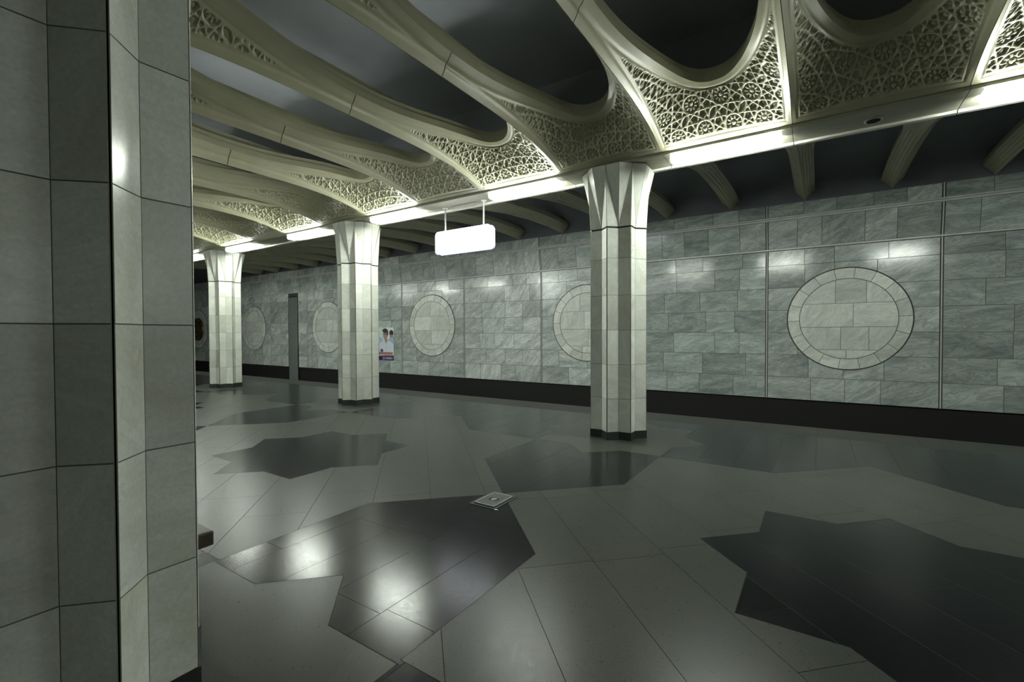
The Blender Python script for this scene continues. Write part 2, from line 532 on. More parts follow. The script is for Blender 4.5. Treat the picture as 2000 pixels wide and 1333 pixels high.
PAN = WBAY / 2
panels = []                              # (x left, has medallion)
for k in range(-9, 4):
    xl = XC - PAN / 2 + k * PAN
    panels.append((xl, k % 2 != 0))
COURSES = [0.012, 0.527, 1.042, 1.557, 2.072, 2.587, 3.102, 3.455]
DOOR = (-20.95, -20.15)
wall_tiles = []
def cut_row(xa, xb, lo=0.55, hi=1.0):
    xs = [xa]
    while xb - xs[-1] > hi * 1.35: xs.append(xs[-1] + random.uniform(lo, hi))
    if xb - xs[-1] > hi: xs.append((xs[-1] + xb) / 2)
    return xs + [xb]
for xl, med in panels:
    a, b = xl + 0.026, xl + PAN - 0.026
    for z0, z1 in zip(COURSES[:-1], COURSES[1:]):
        xs = cut_row(a, b)
        for xa, xb in zip(xs[:-1], xs[1:]):
            if xa < DOOR[1] and xb > DOOR[0]:
                for (p, q) in ((xa, DOOR[0]), (DOOR[1], xb)):
                    if q - p > 0.03: wall_tiles.append([(p, YW, z0), (q, YW, z0), (q, YW, z1), (p, YW, z1)])
                continue
            wall_tiles.append([(xa, YW, z0), (xb, YW, z0), (xb, YW, z1), (xa, YW, z1)])
    for (y0, z0), (y1, z1), w_ in (((YW - 0.002, 3.50), (YW - 0.11, 4.13), 0.62), ((YW - 0.128, 4.21), (YW - 0.128, 4.50), 0.8)):
        xs = cut_row(a, b, w_ * 0.75, w_ * 1.25)
        for xa, xb in zip(xs[:-1], xs[1:]):
            wall_tiles.append([(xa, y0, z0), (xb, y0, z0), (xb, y1, z1), (xa, y1, z1)])
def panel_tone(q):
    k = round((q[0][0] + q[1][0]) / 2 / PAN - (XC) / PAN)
    return {0: 0.75, -2: 0.0, -4: 0.6, -3: 0.25, -1: 0.3, 1: 0.45, 2: 0.8}.get(k, 0.3)  # stone tone per panel; the right-hand ones have lens falloff painted in
wall_tiles.sort(key=lambda q: -px_size(q))
vv, ff, rr = [], [], []
for i, q in enumerate(wall_tiles):
    e1 = Vector(q[1]) - Vector(q[0]); e2 = Vector(q[3]) - Vector(q[0])
    v, f = tile_geo(q, e1.cross(e2), 0.005, 0.004, 0.0012)
    if i < 300 and px_size(q) > 60:
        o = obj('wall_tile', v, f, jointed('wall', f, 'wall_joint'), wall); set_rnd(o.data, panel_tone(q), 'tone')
    else:
        n = len(vv); vv += v; ff += [tuple(t + n for t in p) for p in f]; rr += [hashf('w', i)] * len(v)
o = obj('wall_tile', vv, ff, M['wall'], wall); set_rnd(o.data, rr); tag(o, kind='stuff')
for xl, med in panels + [(panels[-1][0] + PAN, False)]:
    MB().box(xl - 0.011, xl + 0.011, YW - 0.006, YW + 0.02, 0.012, 3.46).build('joint_strip', M['strip'], wall)
    s = MB()
    for (y0, z0), (y1, z1) in (((YW - 0.012, 3.5), (YW - 0.125, 4.14)), ((YW - 0.14, 4.2), (YW - 0.14, 4.5))):
        s.add([(xl - .011, y0, z0), (xl + .011, y0, z0), (xl + .011, y1, z1), (xl - .011, y1, z1),
               (xl - .011, y0 + .06, z0), (xl + .011, y0 + .06, z0), (xl + .011, y1 + .06, z1), (xl - .011, y1 + .06, z1)],
              [(0, 1, 2, 3), (4, 7, 6, 5), (0, 4, 5, 1), (3, 2, 6, 7), (0, 3, 7, 4), (1, 5, 6, 2)])
    s.build('joint_strip', M['strip'], wall)
MB().box(X0, X1, YW - 0.035, YW + 0.05, 3.462, 3.497, 0.006).build('ledge', M['ledge'], wall)
MB().box(X0, X1, YW - 0.120, YW, 4.132, 4.176, 0.004).build('ledge', M['ledge'], wall)
MB().box(X0, X1, YW - 0.136, YW, 4.180, 4.212, 0.004).build('ledge', M['ledge'], wall)

# medallions
MED_Z, MED_R, MED_r = 1.85, 1.13, 0.88
def clip_circle_rect(xa, xb, za, zb, R):
    """outline of a slab cut to the circle (centre 0,0)"""
    poly = [(R * math.cos(t * 2 * math.pi / 64), R * math.sin(t * 2 * math.pi / 64)) for t in range(64)]
    for ax, s, lim in ((0, 1, xa), (0, -1, -xb), (1, 1, za), (1, -1, -zb)):
        out = []
        for i in range(len(poly)):
            p, q = poly[i - 1], poly[i]
            dp, dq = s * p[ax] - lim, s * q[ax] - lim
            if (dp >= 0) != (dq >= 0):
                t = dp / (dp - dq); out.append((p[0] + (q[0] - p[0]) * t, p[1] + (q[1] - p[1]) * t))
            if dq >= 0: out.append(q)
        poly = out
        if len(poly) < 3: return None
    out = []
    for i in range(len(poly)):
        if (poly[i][0] - poly[i - 1][0]) ** 2 + (poly[i][1] - poly[i - 1][1]) ** 2 > 1e-6: out.append(poly[i])
    return out if len(out) > 2 and abs(tri_area(out)) > 0.003 else None

def ring_piece(t0, t1, r0, r1, n=4):
    ts = [t0 + (t1 - t0) * i / n for i in range(n + 1)]
    return [(r1 * math.cos(t), r1 * math.sin(t)) for t in ts] + [(r0 * math.cos(t), r0 * math.sin(t)) for t in reversed(ts)]

def medallion(cx, label, bronze=False):
    root = empty('wall_medallion', (cx, YW, MED_Z - MED_R))
    tag(root, label, 'medallion', 'round medallions on the track wall')
    Z = MED_R
    nseg = 64
    back = MB()
    pts = [(MED_R * 1.0 * math.cos(t * 2 * math.pi / nseg), MED_R * math.sin(t * 2 * math.pi / nseg)) for t in range(nseg)]
    back.v = [(p[0], -0.007, Z + p[1]) for p in pts] + [(p[0], 0.003, Z + p[1]) for p in pts]
    back.f = [(i, i + nseg, (i + 1) % nseg + nseg, (i + 1) % nseg) for i in range(nseg)] + [tuple(range(nseg))]
    back.build('backing', M['grout'], root)
    ns = 18; off = random.uniform(0, 0.3)
    def add(nm, poly, y, rise, mat):
        if tri_area(poly) < 0: poly = poly[::-1]
        v, f = tile_geo([(p[0], y, Z + p[1]) for p in poly], (0, -1, 0), 0.004, rise, 0.0006)
        obj(nm, v, f, jointed(mat, f, 'wall_joint'), root)
    for i in range(ns):
        t0 = off + i * 2 * math.pi / ns
        add('ring_slab', ring_piece(t0, t0 + 2 * math.pi / ns, MED_r, MED_R - 0.022), -0.007, 0.010, 'medal')
    zz = [-MED_r, -0.68, -0.18, 0.34, MED_r]
    for za, zb in zip(zz[:-1], zz[1:]):
        xs = cut_row(-MED_r + random.uniform(0, .25), MED_r, 0.5, 0.9)
        xs[0] = -MED_r
        for xa, xb in zip(xs[:-1], xs[1:]):
            c = clip_circle_rect(xa, xb, za, zb, MED_r - 0.004)
            if c: add('inner_slab', c, -0.007, 0.006, 'medal')
    if bronze:
        b = MB(); R = 0.66
        pr = [(0.0, -0.09), (0.2, -0.10), (0.45, -0.085), (0.58, -0.07), (0.60, -0.10), (0.65, -0.10), (R, -0.02)]
        nn = 40
        for j in range(nn):
            for r, y in pr:
                w_ = 0.02 * math.sin(j * 5 * 2 * math.pi / nn * 2) * (1 if 0.1 < r < 0.55 else 0)
                b.v.append((r * math.cos(j * 2 * math.pi / nn), y + w_, Z + r * math.sin(j * 2 * math.pi / nn)))
        L = len(pr)
        for j in range(nn):
            for q in range(L - 1):
                a, c = j * L + q, ((j + 1) % nn) * L + q
                b.f.append((a, a + 1, c + 1, c))
        d = b.build('bronze_disc', M['bronze'], root, True)
        tag(d, 'dark bronze relief disc')
        for j in range(10):
            t = j * 2 * math.pi / 10
            s = MB()
            for (r, rad) in ((0.33, 0.075), (0.47, 0.05)):
                c = Vector((r * math.cos(t + r), -0.10, Z + r * math.sin(t + r)))
                s.tube(c, c + Vector((0, -0.03, 0)), rad, 8, rad * 0.4)
            s.build('relief_boss', M['bronze'], root, True)
    return root

MEDS = [(XC + WBAY / 2, 'largest pale marble medallion, on the track wall at the right, wholly in view'),
        (XC + WBAY / 2 - WBAY, 'pale marble medallion on the track wall, right half hidden by the tall nearer column'),
        (XC + WBAY / 2 - 2 * WBAY, 'pale marble medallion on the track wall right of the poster, below the lit sign'),
        (XC + WBAY / 2 - 3 * WBAY, 'pale marble medallion on the track wall just right of the grey niche door'),
        (XC + WBAY / 2 - 4 * WBAY, 'small far pale marble medallion on the track wall between niche door and farthest column'),
        (XC + WBAY / 2 - 5 * WBAY, 'farthest medallion on the track wall, with a dark bronze disc at its centre')]
for i, (cx, lab) in enumerate(MEDS): medallion(cx, lab, i == 5)

# niche door down to the track
dr = MB()
dr.box(DOOR[0], DOOR[1], YW - 0.01, YW + 0.05, -1.3, 3.32)
door = dr.build('door_1', M['black']); tag(door, kind='structure')
for z0, z1 in ((-1.3, 0.2), (0.2, 0.85), (0.85, 1.5), (1.5, 2.05), (2.05, 2.6), (2.6, 3.1), (3.1, 3.27)):
    v, f = tile_geo([(DOOR[0] + .05, YW - .012, z0), (DOOR[1] - .05, YW - .012, z0), (DOOR[1] - .05, YW - .012, z1), (DOOR[0] + .05, YW - .012, z1)], (0, -1, 0), 0.008, 0.012)
    obj('door_panel', v, f, M['niche'], door)

# ================================================================== UPPER CEILING
prof = [(12.9, 4.46), (12.72, 4.62), (12.4, 4.90), (11.9, 5.16), (11.2, 5.36), (10.4, 5.46), (9.4, 5.5), (6.7, 5.5)]
prof = prof + [(2 * YC - y, z) for y, z in reversed(prof)]
n = len(prof)
cv = [(X0, y, z) for y, z in prof] + [(X1, y, z) for y, z in prof] + [(X0, y, z + 0.2) for y, z in prof] + [(X1, y, z + 0.2) for y, z in prof]
M['vault'] = plain('shade_toned_vault', (0.27, 0.29, 0.31), 0.85, 0, 0.08, 2.0)  # slab paint with the shade above the tracks put into its colour
cf = [(i, i + 1, n + i + 1, n + i) for i in range(n - 1)] + [(2 * n + i, 3 * n + i, 3 * n + i + 1, 2 * n + i + 1) for i in range(n - 1)]
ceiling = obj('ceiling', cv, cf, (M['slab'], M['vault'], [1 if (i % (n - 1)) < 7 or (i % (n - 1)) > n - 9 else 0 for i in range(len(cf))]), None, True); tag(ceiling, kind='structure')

# ------------------------------------------------------------------ vault panels
HX = MOD / 2 - 0.003
HALF = Y_HALL - 0.0 - YC               # half span of the hall panels
OA, OB, OP = 0.625, 2.1, 2.3                   # opening half width, half length
def hall_surface(x, dy):
    t = np.clip(np.abs(dy) / HALF, 0, 1)
    zs = 4.02 + 0.24 * (1 - t ** 4)
    A = 0.66 * (1 - t ** 3) ** 1.25
    return zs + A * (1 - (x / (MOD / 2)) ** 2)

def sstep(a, b, x):
    t = np.clip((x - a) / (b - a), 0, 1); return t * t * (3 - 2 * t)

def girih(x, y, ap=0.165, cx=0.0, cy=0.06):
    """ten-pointed star strapwork: distance to the nearest strap and to the nearest rosette centre"""
    edge = 2 * ap * math.tan(math.pi / 10)
    v1 = np.array([2 * ap, 0.0]); v2 = 2 * ap * np.array([math.cos(2 * math.pi / 5), math.sin(2 * math.pi / 5)])
    d = np.full(x.shape, 9.0); dc = np.full(x.shape, 9.0); ph = np.zeros(x.shape)
    x0, x1, y0, y1 = x.min(), x.max(), y.min(), y.max()
    for i in range(-30, 31):
        for j in range(-20, 21):
            c = np.array([cx, cy]) + i * v1 + j * v2
            if not (x0 - 0.5 < c[0] < x1 + 0.5 and y0 - 0.5 < c[1] < y1 + 0.5): continue
            sel = (np.abs(x - c[0]) < 2.2 * ap) & (np.abs(y - c[1]) < 2.2 * ap)
            px_, py_ = x[sel] - c[0], y[sel] - c[1]
            dd = d[sel]
            for k in range(10):
                a0, a1 = k * math.pi / 5, (k + 3) * math.pi / 5
                p = ap * np.array([math.cos(a0), math.sin(a0)]); q = ap * np.array([math.cos(a1), math.sin(a1)])
                u = (q - p) / np.linalg.norm(q - p); p = p - u * edge * 0.95; q = q + u * edge * 0.95
                L = np.linalg.norm(q - p)
                t = np.clip((px_ - p[0]) * u[0] + (py_ - p[1]) * u[1], 0, L)
                dd = np.minimum(dd, np.hypot(px_ - p[0] - t * u[0], py_ - p[1] - t * u[1]))
            d[sel] = dd
            r = np.hypot(px_, py_); m = r < dc[sel]
            dcs, phs = dc[sel], ph[sel]
            dcs[m] = r[m]; phs[m] = np.arctan2(py_, px_)[m]
            dc[sel] = dcs; ph[sel] = phs
    return d, dc, ph

def grid_panel(xs, ys, surf, inside, snap, relief):
    """heightfield with an opening; returns verts, quads, pattern mask per quad, opening edge loop is snapped"""
    X, Y = np.meshgrid(xs, ys)
    ins = inside(X, Y)
    nx, ny = len(xs), len(ys)
    keepq = ~(ins[:-1, :-1] | ins[1:, :-1] | ins[:-1, 1:] | ins[1:, 1:])
    # vertices touched by both kept and dropped quads lie on the opening edge
    kv = np.zeros((ny, nx), bool); dv = np.zeros((ny, nx), bool)
    for sy in (0, 1):
        for sx in (0, 1):
            kv[sy:ny - 1 + sy, sx:nx - 1 + sx] |= keepq
            dv[sy:ny - 1 + sy, sx:nx - 1 + sx] |= ~keepq
    edge = kv & dv
    SX, SY = snap(X, Y)
    X = np.where(edge, SX, X); Y = np.where(edge, SY, Y)
    e = 1e-3
    Z = surf(X, Y)
    dzx = (surf(X + e, Y) - surf(X - e, Y)) / (2 * e); dzy = (surf(X, Y + e) - surf(X, Y - e)) / (2 * e)
    nrm = np.stack([dzx, dzy, -np.ones_like(Z)], -1)
    nrm /= np.linalg.norm(nrm, axis=-1, keepdims=True)
    H, mask = relief(X, Y)
    V = np.stack([X, Y, Z], -1) + nrm * H[..., None]
    q = []
    mk = []
    for j in range(ny - 1):
        for i in np.nonzero(keepq[j])[0]:
            a = j * nx + i
            q.append((a, a + nx, a + nx + 1, a + 1))       # faces down
            mk.append(mask[j, i] and mask[j + 1, i + 1] and mask[j, i + 1] and mask[j + 1, i])
    return V.reshape(-1, 3), q, np.array(mk)

def sub_mesh(name, V, q, mat):
    q = np.array(q); u, inv = np.unique(q, return_inverse=True)
    return mesh(name, V[u], inv.reshape(q.shape), mat, True)

def rim_mesh(name, loop, h, w, mat):
    """reveal of an opening: loop = list of (point, outward xy)"""
    v, f = [], []
    for p, o_ in loop:
        v += [p, (p[0] + o_[0] * 0.006, p[1] + o_[1] * 0.006, p[2] + h * 0.55), (p[0] + o_[0] * 0.03, p[1] + o_[1] * 0.03, p[2] + h * 0.6),
              (p[0] + o_[0] * 0.03, p[1] + o_[1] * 0.03, p[2] + h), (p[0] + o_[0] * w, p[1] + o_[1] * w, p[2] + h)]
    for i in range(len(loop) - 1):
        a, b = i * 5, i * 5 + 5
        f += [(a + k, a + k + 1, b + k + 1, b + k) for k in range(4)]
    return mesh(name, v, f, mat, False)

# hall half panel: local y runs from the crown (0) to the beam (HALF)
RES = 0.0085
xs = np.linspace(-HX, HX, int(2 * HX / RES)); ys = np.linspace(0.005, HALF, int(HALF / RES))
def e_rad(x, y): return ((np.abs(x) / OA) ** OP + (np.abs(y) / OB) ** OP) ** (1 / OP)
def e_in(x, y): return e_rad(x, y) < 1
def e_snap(x, y):
    s = 1 / np.maximum(e_rad(x, y), 1e-6); return x * s, y * s
def groove(d, w=0.010, depth=0.007): return -depth * np.exp(-(d / w) ** 2)
def hall_relief(x, y):
    ds = HX - np.abs(x)                                   # to the seam
    rr = e_rad(x, y); e = 1e-4
    grad = np.hypot((e_rad(x + e, y) - e_rad(x - e, y)) / (2 * e), (e_rad(x, y + e) - e_rad(x, y - e)) / (2 * e))
    do = (rr - 1) / np.maximum(grad, 1e-6)                # to the opening
    db = HALF - y                                         # to the beam
    m = np.minimum(np.minimum(ds - 0.078, do - 0.088), db - 0.10)
    h = groove(np.minimum(ds - 0.058, db - 0.07)) * (db > 0.02) + groove(do - 0.068)
    d, dc, ph = girih(x, y)
    rose = dc < 0.088
    strap = 0.024 * (1 - sstep(0.007, 0.014, d))
    petal = 0.5 + 0.5 * np.cos(10 * ph)
    ros = 0.02 * sstep(0.0, 0.01, 0.084 - dc) * (sstep(0.35, 0.6, petal * sstep(0.02, 0.05, dc) + (dc < 0.022) * 1.0 + 0.55 * np.exp(-((dc - 0.045) / 0.006) ** 2)))
    flor = 0.015 * sstep(0.018, 0.024, d) * (0.45 + 0.55 * sstep(0.028, 0.034, d) * (0.5 + 0.5 * np.cos(210 * x) * np.cos(205 * y)))
    inside_ = sstep(0.0, 0.012, m)
    h = h + inside_ * (np.maximum(strap, np.where(rose, ros, flor)) - 0.022)
    return h, m > -0.002
V, q, mk = grid_panel(xs, ys, hall_surface, e_in, e_snap, hall_relief)
me_panel = sub_mesh('vault_panel', V, [a for a, k in zip(q, mk) if not k], M['cream'])
me_rel = sub_mesh('lattice_relief', V, [a for a, k in zip(q, mk) if k], M['cream'])
# skirts at seams and beam edge
bm = bmesh.new(); bm.from_mesh(me_panel)
sk = MB()
for sx in (-1, 1):
    for i in range(24):
        ya, yb = HALF * i / 24, HALF * (i + 1) / 24
        za, zb = [float(hall_surface(np.array(sx * HX), np.array(t))) for t in (ya, yb)]
        sk.add([(sx * HX, ya, za), (sx * HX, yb, zb), (sx * HX, yb, zb + .5), (sx * HX, ya, za + .5)], [(0, 1, 2, 3) if sx > 0 else (3, 2, 1, 0)])
sk.add([(-HX, HALF, 4.02), (HX, HALF, 4.02), (HX, HALF, 4.5), (-HX, HALF, 4.5)], [(0, 1, 2, 3)])
bm.free()
me_skirt = mesh('panel_edge', sk.v, sk.f, M['cream'])
loop = []
for i in range(81):
    t = math.pi * i / 80
    c_, s_ = math.cos(t), math.sin(t)
    x, y = OA * math.copysign(abs(c_) ** (2 / OP), c_), OB * max(0, s_) ** (2 / OP)
    nx_, ny_ = math.copysign((abs(x) / OA) ** (OP - 1), x) / OA, (y / OB) ** (OP - 1) / OB; l = math.hypot(nx_, ny_)
    loop.append(((x, y, float(hall_surface(np.array(x), np.array(y)))), (nx_ / l, ny_ / l)))
me_rim = rim_mesh('opening_rim', loop, 0.17, 0.12, M['cream'])

# track-side panel: local y from the beam (0) to the wall
TL = YW - 0.1 - Y_TRK
KY = np.array([0.0, 0.25, 0.5, 1.0, 1.5, 2.4, 3.5, 4.5, 5.7])
KZ = np.array([4.0, 4.10, 4.17, 4.28, 4.36, 4.47, 4.54, 4.55, 4.50])
def trk_surface(x, y):
    zs = np.interp(y, KY, KZ)
    A = 0.46 * sstep(0.0, 2.4, y)
    return zs + A * (1 - (x / (MOD / 2)) ** 2)
TW, TS, TE = 0.575, 0.70, 2.6
def t_w(y):
    s = np.clip((TE - y) / (TE - TS), 0, 1); return TW * np.sqrt(np.maximum(0, 1 - s ** 2))
def t_in(x, y): return (y > TS) & (np.abs(x) < t_w(y))
def t_snap(x, y):
    s = 1 / np.sqrt((x / TW) ** 2 + ((y - TE) / (TE - TS)) ** 2 + 1e-9)
    ell = (y < TE) & (s < 1.3)
    return np.where(y < TE, x * s, np.sign(x) * TW), np.where(y < TE, TE + (y - TE) * s, y)
def t_relief(x, y):
    ds = HX - np.abs(x)
    h = np.zeros_like(x)
    for g in (0.045, 0.085, 0.125, 0.165): h = h + groove(ds - g, 0.011, 0.020) * sstep(2.0, 2.3, y)
    h = h + groove(ds - 0.05, 0.006, 0.005) * (1 - sstep(2.0, 2.3, y))
    m = np.minimum(np.minimum(ds - 0.08, np.abs(x) - t_w(y) - 0.09 + 10 * (y < TS - 0.1)), y - 0.08)
    m = np.minimum(m, 2.2 - y)
    d, dc, ph = girih(x, y)
    h = h + sstep(0, 0.012, m) * (0.014 * (1 - sstep(0.008, 0.016, d)) - 0.008)
    return h, m > 0
txs = np.linspace(-HX, HX, 122); tys = np.linspace(0.0, TL, 400)
V, q, mk = grid_panel(txs, tys, trk_surface, t_in, t_snap, t_relief)
me_trk = sub_mesh('track_vault_panel', V, [a for a, k in zip(q, mk) if not k], M['cream'])
me_trk_rel = sub_mesh('lattice_relief', V, [a for a, k in zip(q, mk) if k], M['cream'])
sk = MB()
for sx in (-1, 1):
    for i in range(30):
        ya, yb = TL * i / 30, TL * (i + 1) / 30
        za, zb = [float(trk_surface(np.array(sx * HX), np.array(t))) for t in (ya, yb)]
        sk.add([(sx * HX, ya, za), (sx * HX, yb, zb), (sx * HX, yb, zb + .36), (sx * HX, ya, za + .36)], [(0, 1, 2, 3) if sx > 0 else (3, 2, 1, 0)])
me_tskirt = mesh('panel_edge', sk.v, sk.f, M['cream'])
loop = [((TW, TL, float(trk_surface(np.array(TW), np.array(TL)))), (1, 0))]
for i in range(10):
    y = TL + (TE - TL) * (i + 1) / 11; loop.append(((TW, y, float(trk_surface(np.array(TW), np.array(y)))), (1, 0)))
for i in range(49):
    t = -math.pi * i / 48
    x, y = TW * math.cos(t), TE + (TE - TS) * math.sin(t)
    nx_, ny_ = math.cos(t) / TW, math.sin(t) / (TE - TS); l = math.hypot(nx_, ny_)
    loop.append(((x, y, float(trk_surface(np.array(x), np.array(y)))), (nx_ / l, ny_ / l)))
for i in range(10):
    y = TE + (TL - TE) * (i + 1) / 11; loop.append(((-TW, y, float(trk_surface(np.array(TW), np.array(y)))), (-1, 0)))
loop.append(((-TW, TL, float(trk_surface(np.array(TW), np.array(TL)))), (-1, 0)))
me_trim = rim_mesh('opening_rim', loop, 0.13, 0.12, M['cream'])

KMIN, KMAX = -13, 5
for k in range(KMIN, KMAX + 1):
    x = XC + k * MOD
    for far in (True, False):
        p = link('vault_panel', me_panel, ceiling); p.location = (x, YC, 0)
        if not far: p.rotation_euler.z = math.pi
        link('lattice_relief', me_rel, p); link('opening_rim', me_rim, p); link('panel_edge', me_skirt, p)
    p = link('track_vault_panel', me_trk, ceiling); p.location = (x, Y_TRK, 0)
    link('lattice_relief', me_trk_rel, p); link('opening_rim', me_trim, p); link('panel_edge', me_tskirt, p)
    p = link('track_vault_panel', me_trk, ceiling); p.location = (x, 2 * YC - Y_TRK, 0); p.rotation_euler.z = math.pi
    link('lattice_relief', me_trk_rel, p); link('opening_rim', me_trim, p); link('panel_edge', me_tskirt, p)

# ================================================================== BEAMS
for idx, s in ((1, 1), (2, -1)):
    def yy(y): return YC + s * (y - YC)
    ya, yb = sorted((yy(Y_HALL + 0.012), yy(Y_TRK - 0.01)))
    beam = MB().box(X0, X1, ya, yb, Z_SOF + 0.01, 4.14).build('trim_%d' % idx, M['beam']); tag(beam, kind='structure')
    MB().box(X0, X1, ya + 0.08, yb - 0.08, 4.14, 5.5).build('downstand', M['vault'], beam)  # same shade-darkened paint, for the dark behind the openings
    for k in range(KMIN, KMAX + 1):
        x = XC + k * MOD
        MB().box(x - MOD / 2 + .003, x + MOD / 2 - .003, ya - 0.004, yb + 0.002, Z_SOF, Z_SOF + 0.03, 0.004).build('soffit_slab', M['beam'], beam)
        y0, y1 = sorted((yy(Y_TRK - 0.055), yy(Y_TRK + 0.012)))
        MB().box(x - MOD / 2 + .004, x + MOD / 2 - .004, y0, y1, Z_SOF - 0.03, Z_SOF + 0.02, 0.006).build('edge_lip', M['lip'], beam)

# ================================================================== COLUMNS
CR = 0.44
CAP_P, CAP_N = 0.49, 0.535
Z_PL, Z_SH, Z_CAP = 0.115, 3.09, 3.972
CZ = [Z_PL, 0.60, 1.10, 1.605, 2.11, 2.645, Z_SH - 0.008]
def star_pts(R, r, inset=0.0):
    return [((R if k % 2 == 0 else r) * math.cos(k * math.pi / 8), (R if k % 2 == 0 else r) * math.sin(k * math.pi / 8)) for k in range(16)]
SP = star_pts(CR, CR * 0.7654)
me_core = MB().prism(star_pts(CR - 0.012, (CR - 0.012) * 0.7654), 0.0, Z_SH + 0.02)
me_core = mesh('shaft_core', me_core.v, me_core.f, M['grout'])
pl = MB().prism(star_pts(CR + 0.008, (CR + 0.008) * 0.7654), 0.0, Z_PL)
me_plinth = mesh('plinth', pl.v, pl.f, M['plinth'])
slab_meshes = []
for k in range(16):
    for z0, z1 in zip(CZ[:-1], CZ[1:]):
        a, b = SP[k], SP[(k + 1) % 16]
        A_, B_ = Vector((a[0], a[1], 0)), Vector((b[0], b[1], 0))
        nrm = (B_ - A_).cross(Vector((0, 0, 1)))
        d_ = (B_ - A_).normalized() * 0.0042          # open mitre joint along the arrises
        a, b = (tuple(A_ + d_)[:2], tuple(B_)[:2]) if k % 2 == 0 else (tuple(A_)[:2], tuple(B_ - d_)[:2])
        v, f = tile_geo([(a[0], a[1], z0), (b[0], b[1], z0), (b[0], b[1], z1), (a[0], a[1], z1)], nrm, 0.0026, 0.003, 0.0006)
        slab_meshes.append(mesh('marble_slab', v, f, jointed('col', f, 'col_joint')))
cap_meshes = []
TP = [((CAP_P if k % 2 == 0 else CAP_N) * math.cos(k * math.pi / 8), (CAP_P if k % 2 == 0 else CAP_N) * math.sin(k * math.pi / 8)) for k in range(16)]
zb, zt = Z_SH + 0.012, Z_CAP
for k in range(16):
    k2 = (k + 1) % 16
    B0, B1 = Vector((*SP[k], zb)), Vector((*SP[k2], zb))
    T0, T1 = Vector((*TP[k], zt)), Vector((*TP[k2], zt))
    if k % 2 == 0:      # point -> notch
        tris = [(B0, B1, T0), (B1, T1, T0)]
    else:               # notch -> point
        tris = [(B0, B1, T1), (B0, T1, T0)]
    for t in tris:
        v, f = tile_geo(t, (t[1] - t[0]).cross(t[2] - t[0]), 0.003, 0.003)
        cap_meshes.append(mesh('capital_facet', v, f, jointed('col', f, 'col_joint')))
cc = MB()
cc.v = [(p[0] * .985, p[1] * .985, zb) for p in SP] + [(p[0] * .985, p[1] * .985, zt) for p in TP]
cc.f = [tuple(range(16, 32))]
for k in range(16):
    k2 = (k + 1) % 16
    cc.f += [(k, k2, 16 + k), (k2, 16 + k2, 16 + k)] if k % 2 == 0 else [(k, k2, 16 + k2), (k, 16 + k2, 16 + k)]
me_capcore = mesh('capital', cc.v, cc.f, M['grout'])

def column(x, y, label):
    r = empty('marble_column', (x, y, 0))
    tag(r, label, 'column', 'star-shaped marble columns', 'thing')
    link('shaft_core', me_core, r); link('plinth', me_plinth, r)
    for m_ in slab_meshes: link('marble_slab', m_, r)
    c = link('capital', me_capcore, r)
    for m_ in cap_meshes: link('capital_facet', m_, c)
    return r
column(XC, Y_NEAR, 'huge foreground marble column filling the left edge of the picture')
column(XC, Y_FAR, 'tall star-shaped marble column right of the lit sign, nearest of the far row')
column(XC - BAY, Y_FAR, 'star-shaped marble column beside the poster, second of the far row')
column(XC - 2 * BAY, Y_FAR, 'smallest, farthest marble column in view, just right of the foreground column')

# ================================================================== LAMPS
LY0, LY1, LZ0, LZ1 = 6.43, 6.64, 3.875, Z_SOF
L2 = 0.65
def lamp_meshes():
    t = MB().box(-L2, L2, LY0 + .02, LY1 - .02, LZ1 - 0.004, LZ1 - 0.0005)
    m1 = mesh('lamp_tray', t.v, t.f, M['white_metal'])
    d = MB()
    zt = LZ1 - 0.004
    pr = [(LY0 + .03, zt), (LY0 + .004, zt - .02), (LY0 + .004, LZ0 + .025), (LY0 + .03, LZ0), (LY1 - .03, LZ0), (LY1 - .004, LZ0 + .025), (LY1 - .004, zt - .02), (LY1 - .03, zt)]
    n = len(pr)
    d.v = [(-L2 + .012, y, z) for y, z in pr] + [(L2 - .012, y, z) for y, z in pr]
    d.f = [(i, (i + 1) % n, n + (i + 1) % n, n + i) for i in range(n)]
    m2 = mesh('diffuser', d.v, d.f, M['lamp'])
    e = []
    for s in (-1, 1):
        c = MB()
        xa, xb = sorted((s * L2, s * (L2 - .012)))
        c.v = [(xa, y, z) for y, z in pr] + [(xb, y, z) for y, z in pr]
        c.f = [(i, (i + 1) % n, n + (i + 1) % n, n + i) for i in range(n)] + [tuple(range(n))[::-1], tuple(range(n, 2 * n))]
        e.append(mesh('end_cap', c.v, c.f, M['lamp_end']))
    return m1, m2, e
LM = lamp_meshes()
def lamp(x, far, label):
    r = empty('fluorescent_lamp', (x, 0 if far else 2 * YC, 0))
    if not far: r.rotation_euler.z = math.pi
    tag(r, label, 'lamp', 'fluorescent lamps under the beams')
    link('lamp_tray', LM[0], r); link('diffuser', LM[1], r)
    for m_ in LM[2]: link('end_cap', m_, r)
far_labels = {
    2: 'lit fluorescent lamp cut by the right edge of the picture',
    1: 'long lit fluorescent lamp just right of the tallest far column, second from the right edge',
    -1: 'lit fluorescent lamp between the hanging sign and the tallest far column',
    -2: 'lit fluorescent lamp left of the hanging sign, right of the second far column',
    -3: 'lit fluorescent lamp just left of the second far column',
    -4: 'small lit fluorescent lamp just right of the farthest column',
    -5: 'tiny lit fluorescent lamp between foreground column and farthest column'}
for j in range(-3, 7):
    for d in (-1, 1):
        x = XC + BAY * j + d * MOD
        n = round((x - XC) / MOD)
        if n == 5: continue
        key = {1: 1, -1: -1, 3: 2, -3: -2, -5: -3, -7: -4, -9: -5}.get(n)
        lamp(x, True, far_labels.get(key, 'lit fluorescent lamp of the far row beyond the frame'))
for n in (-3, -7, -11):
    lamp(XC + n * MOD, False, 'lit fluorescent lamp of the near row hidden behind the foreground column')

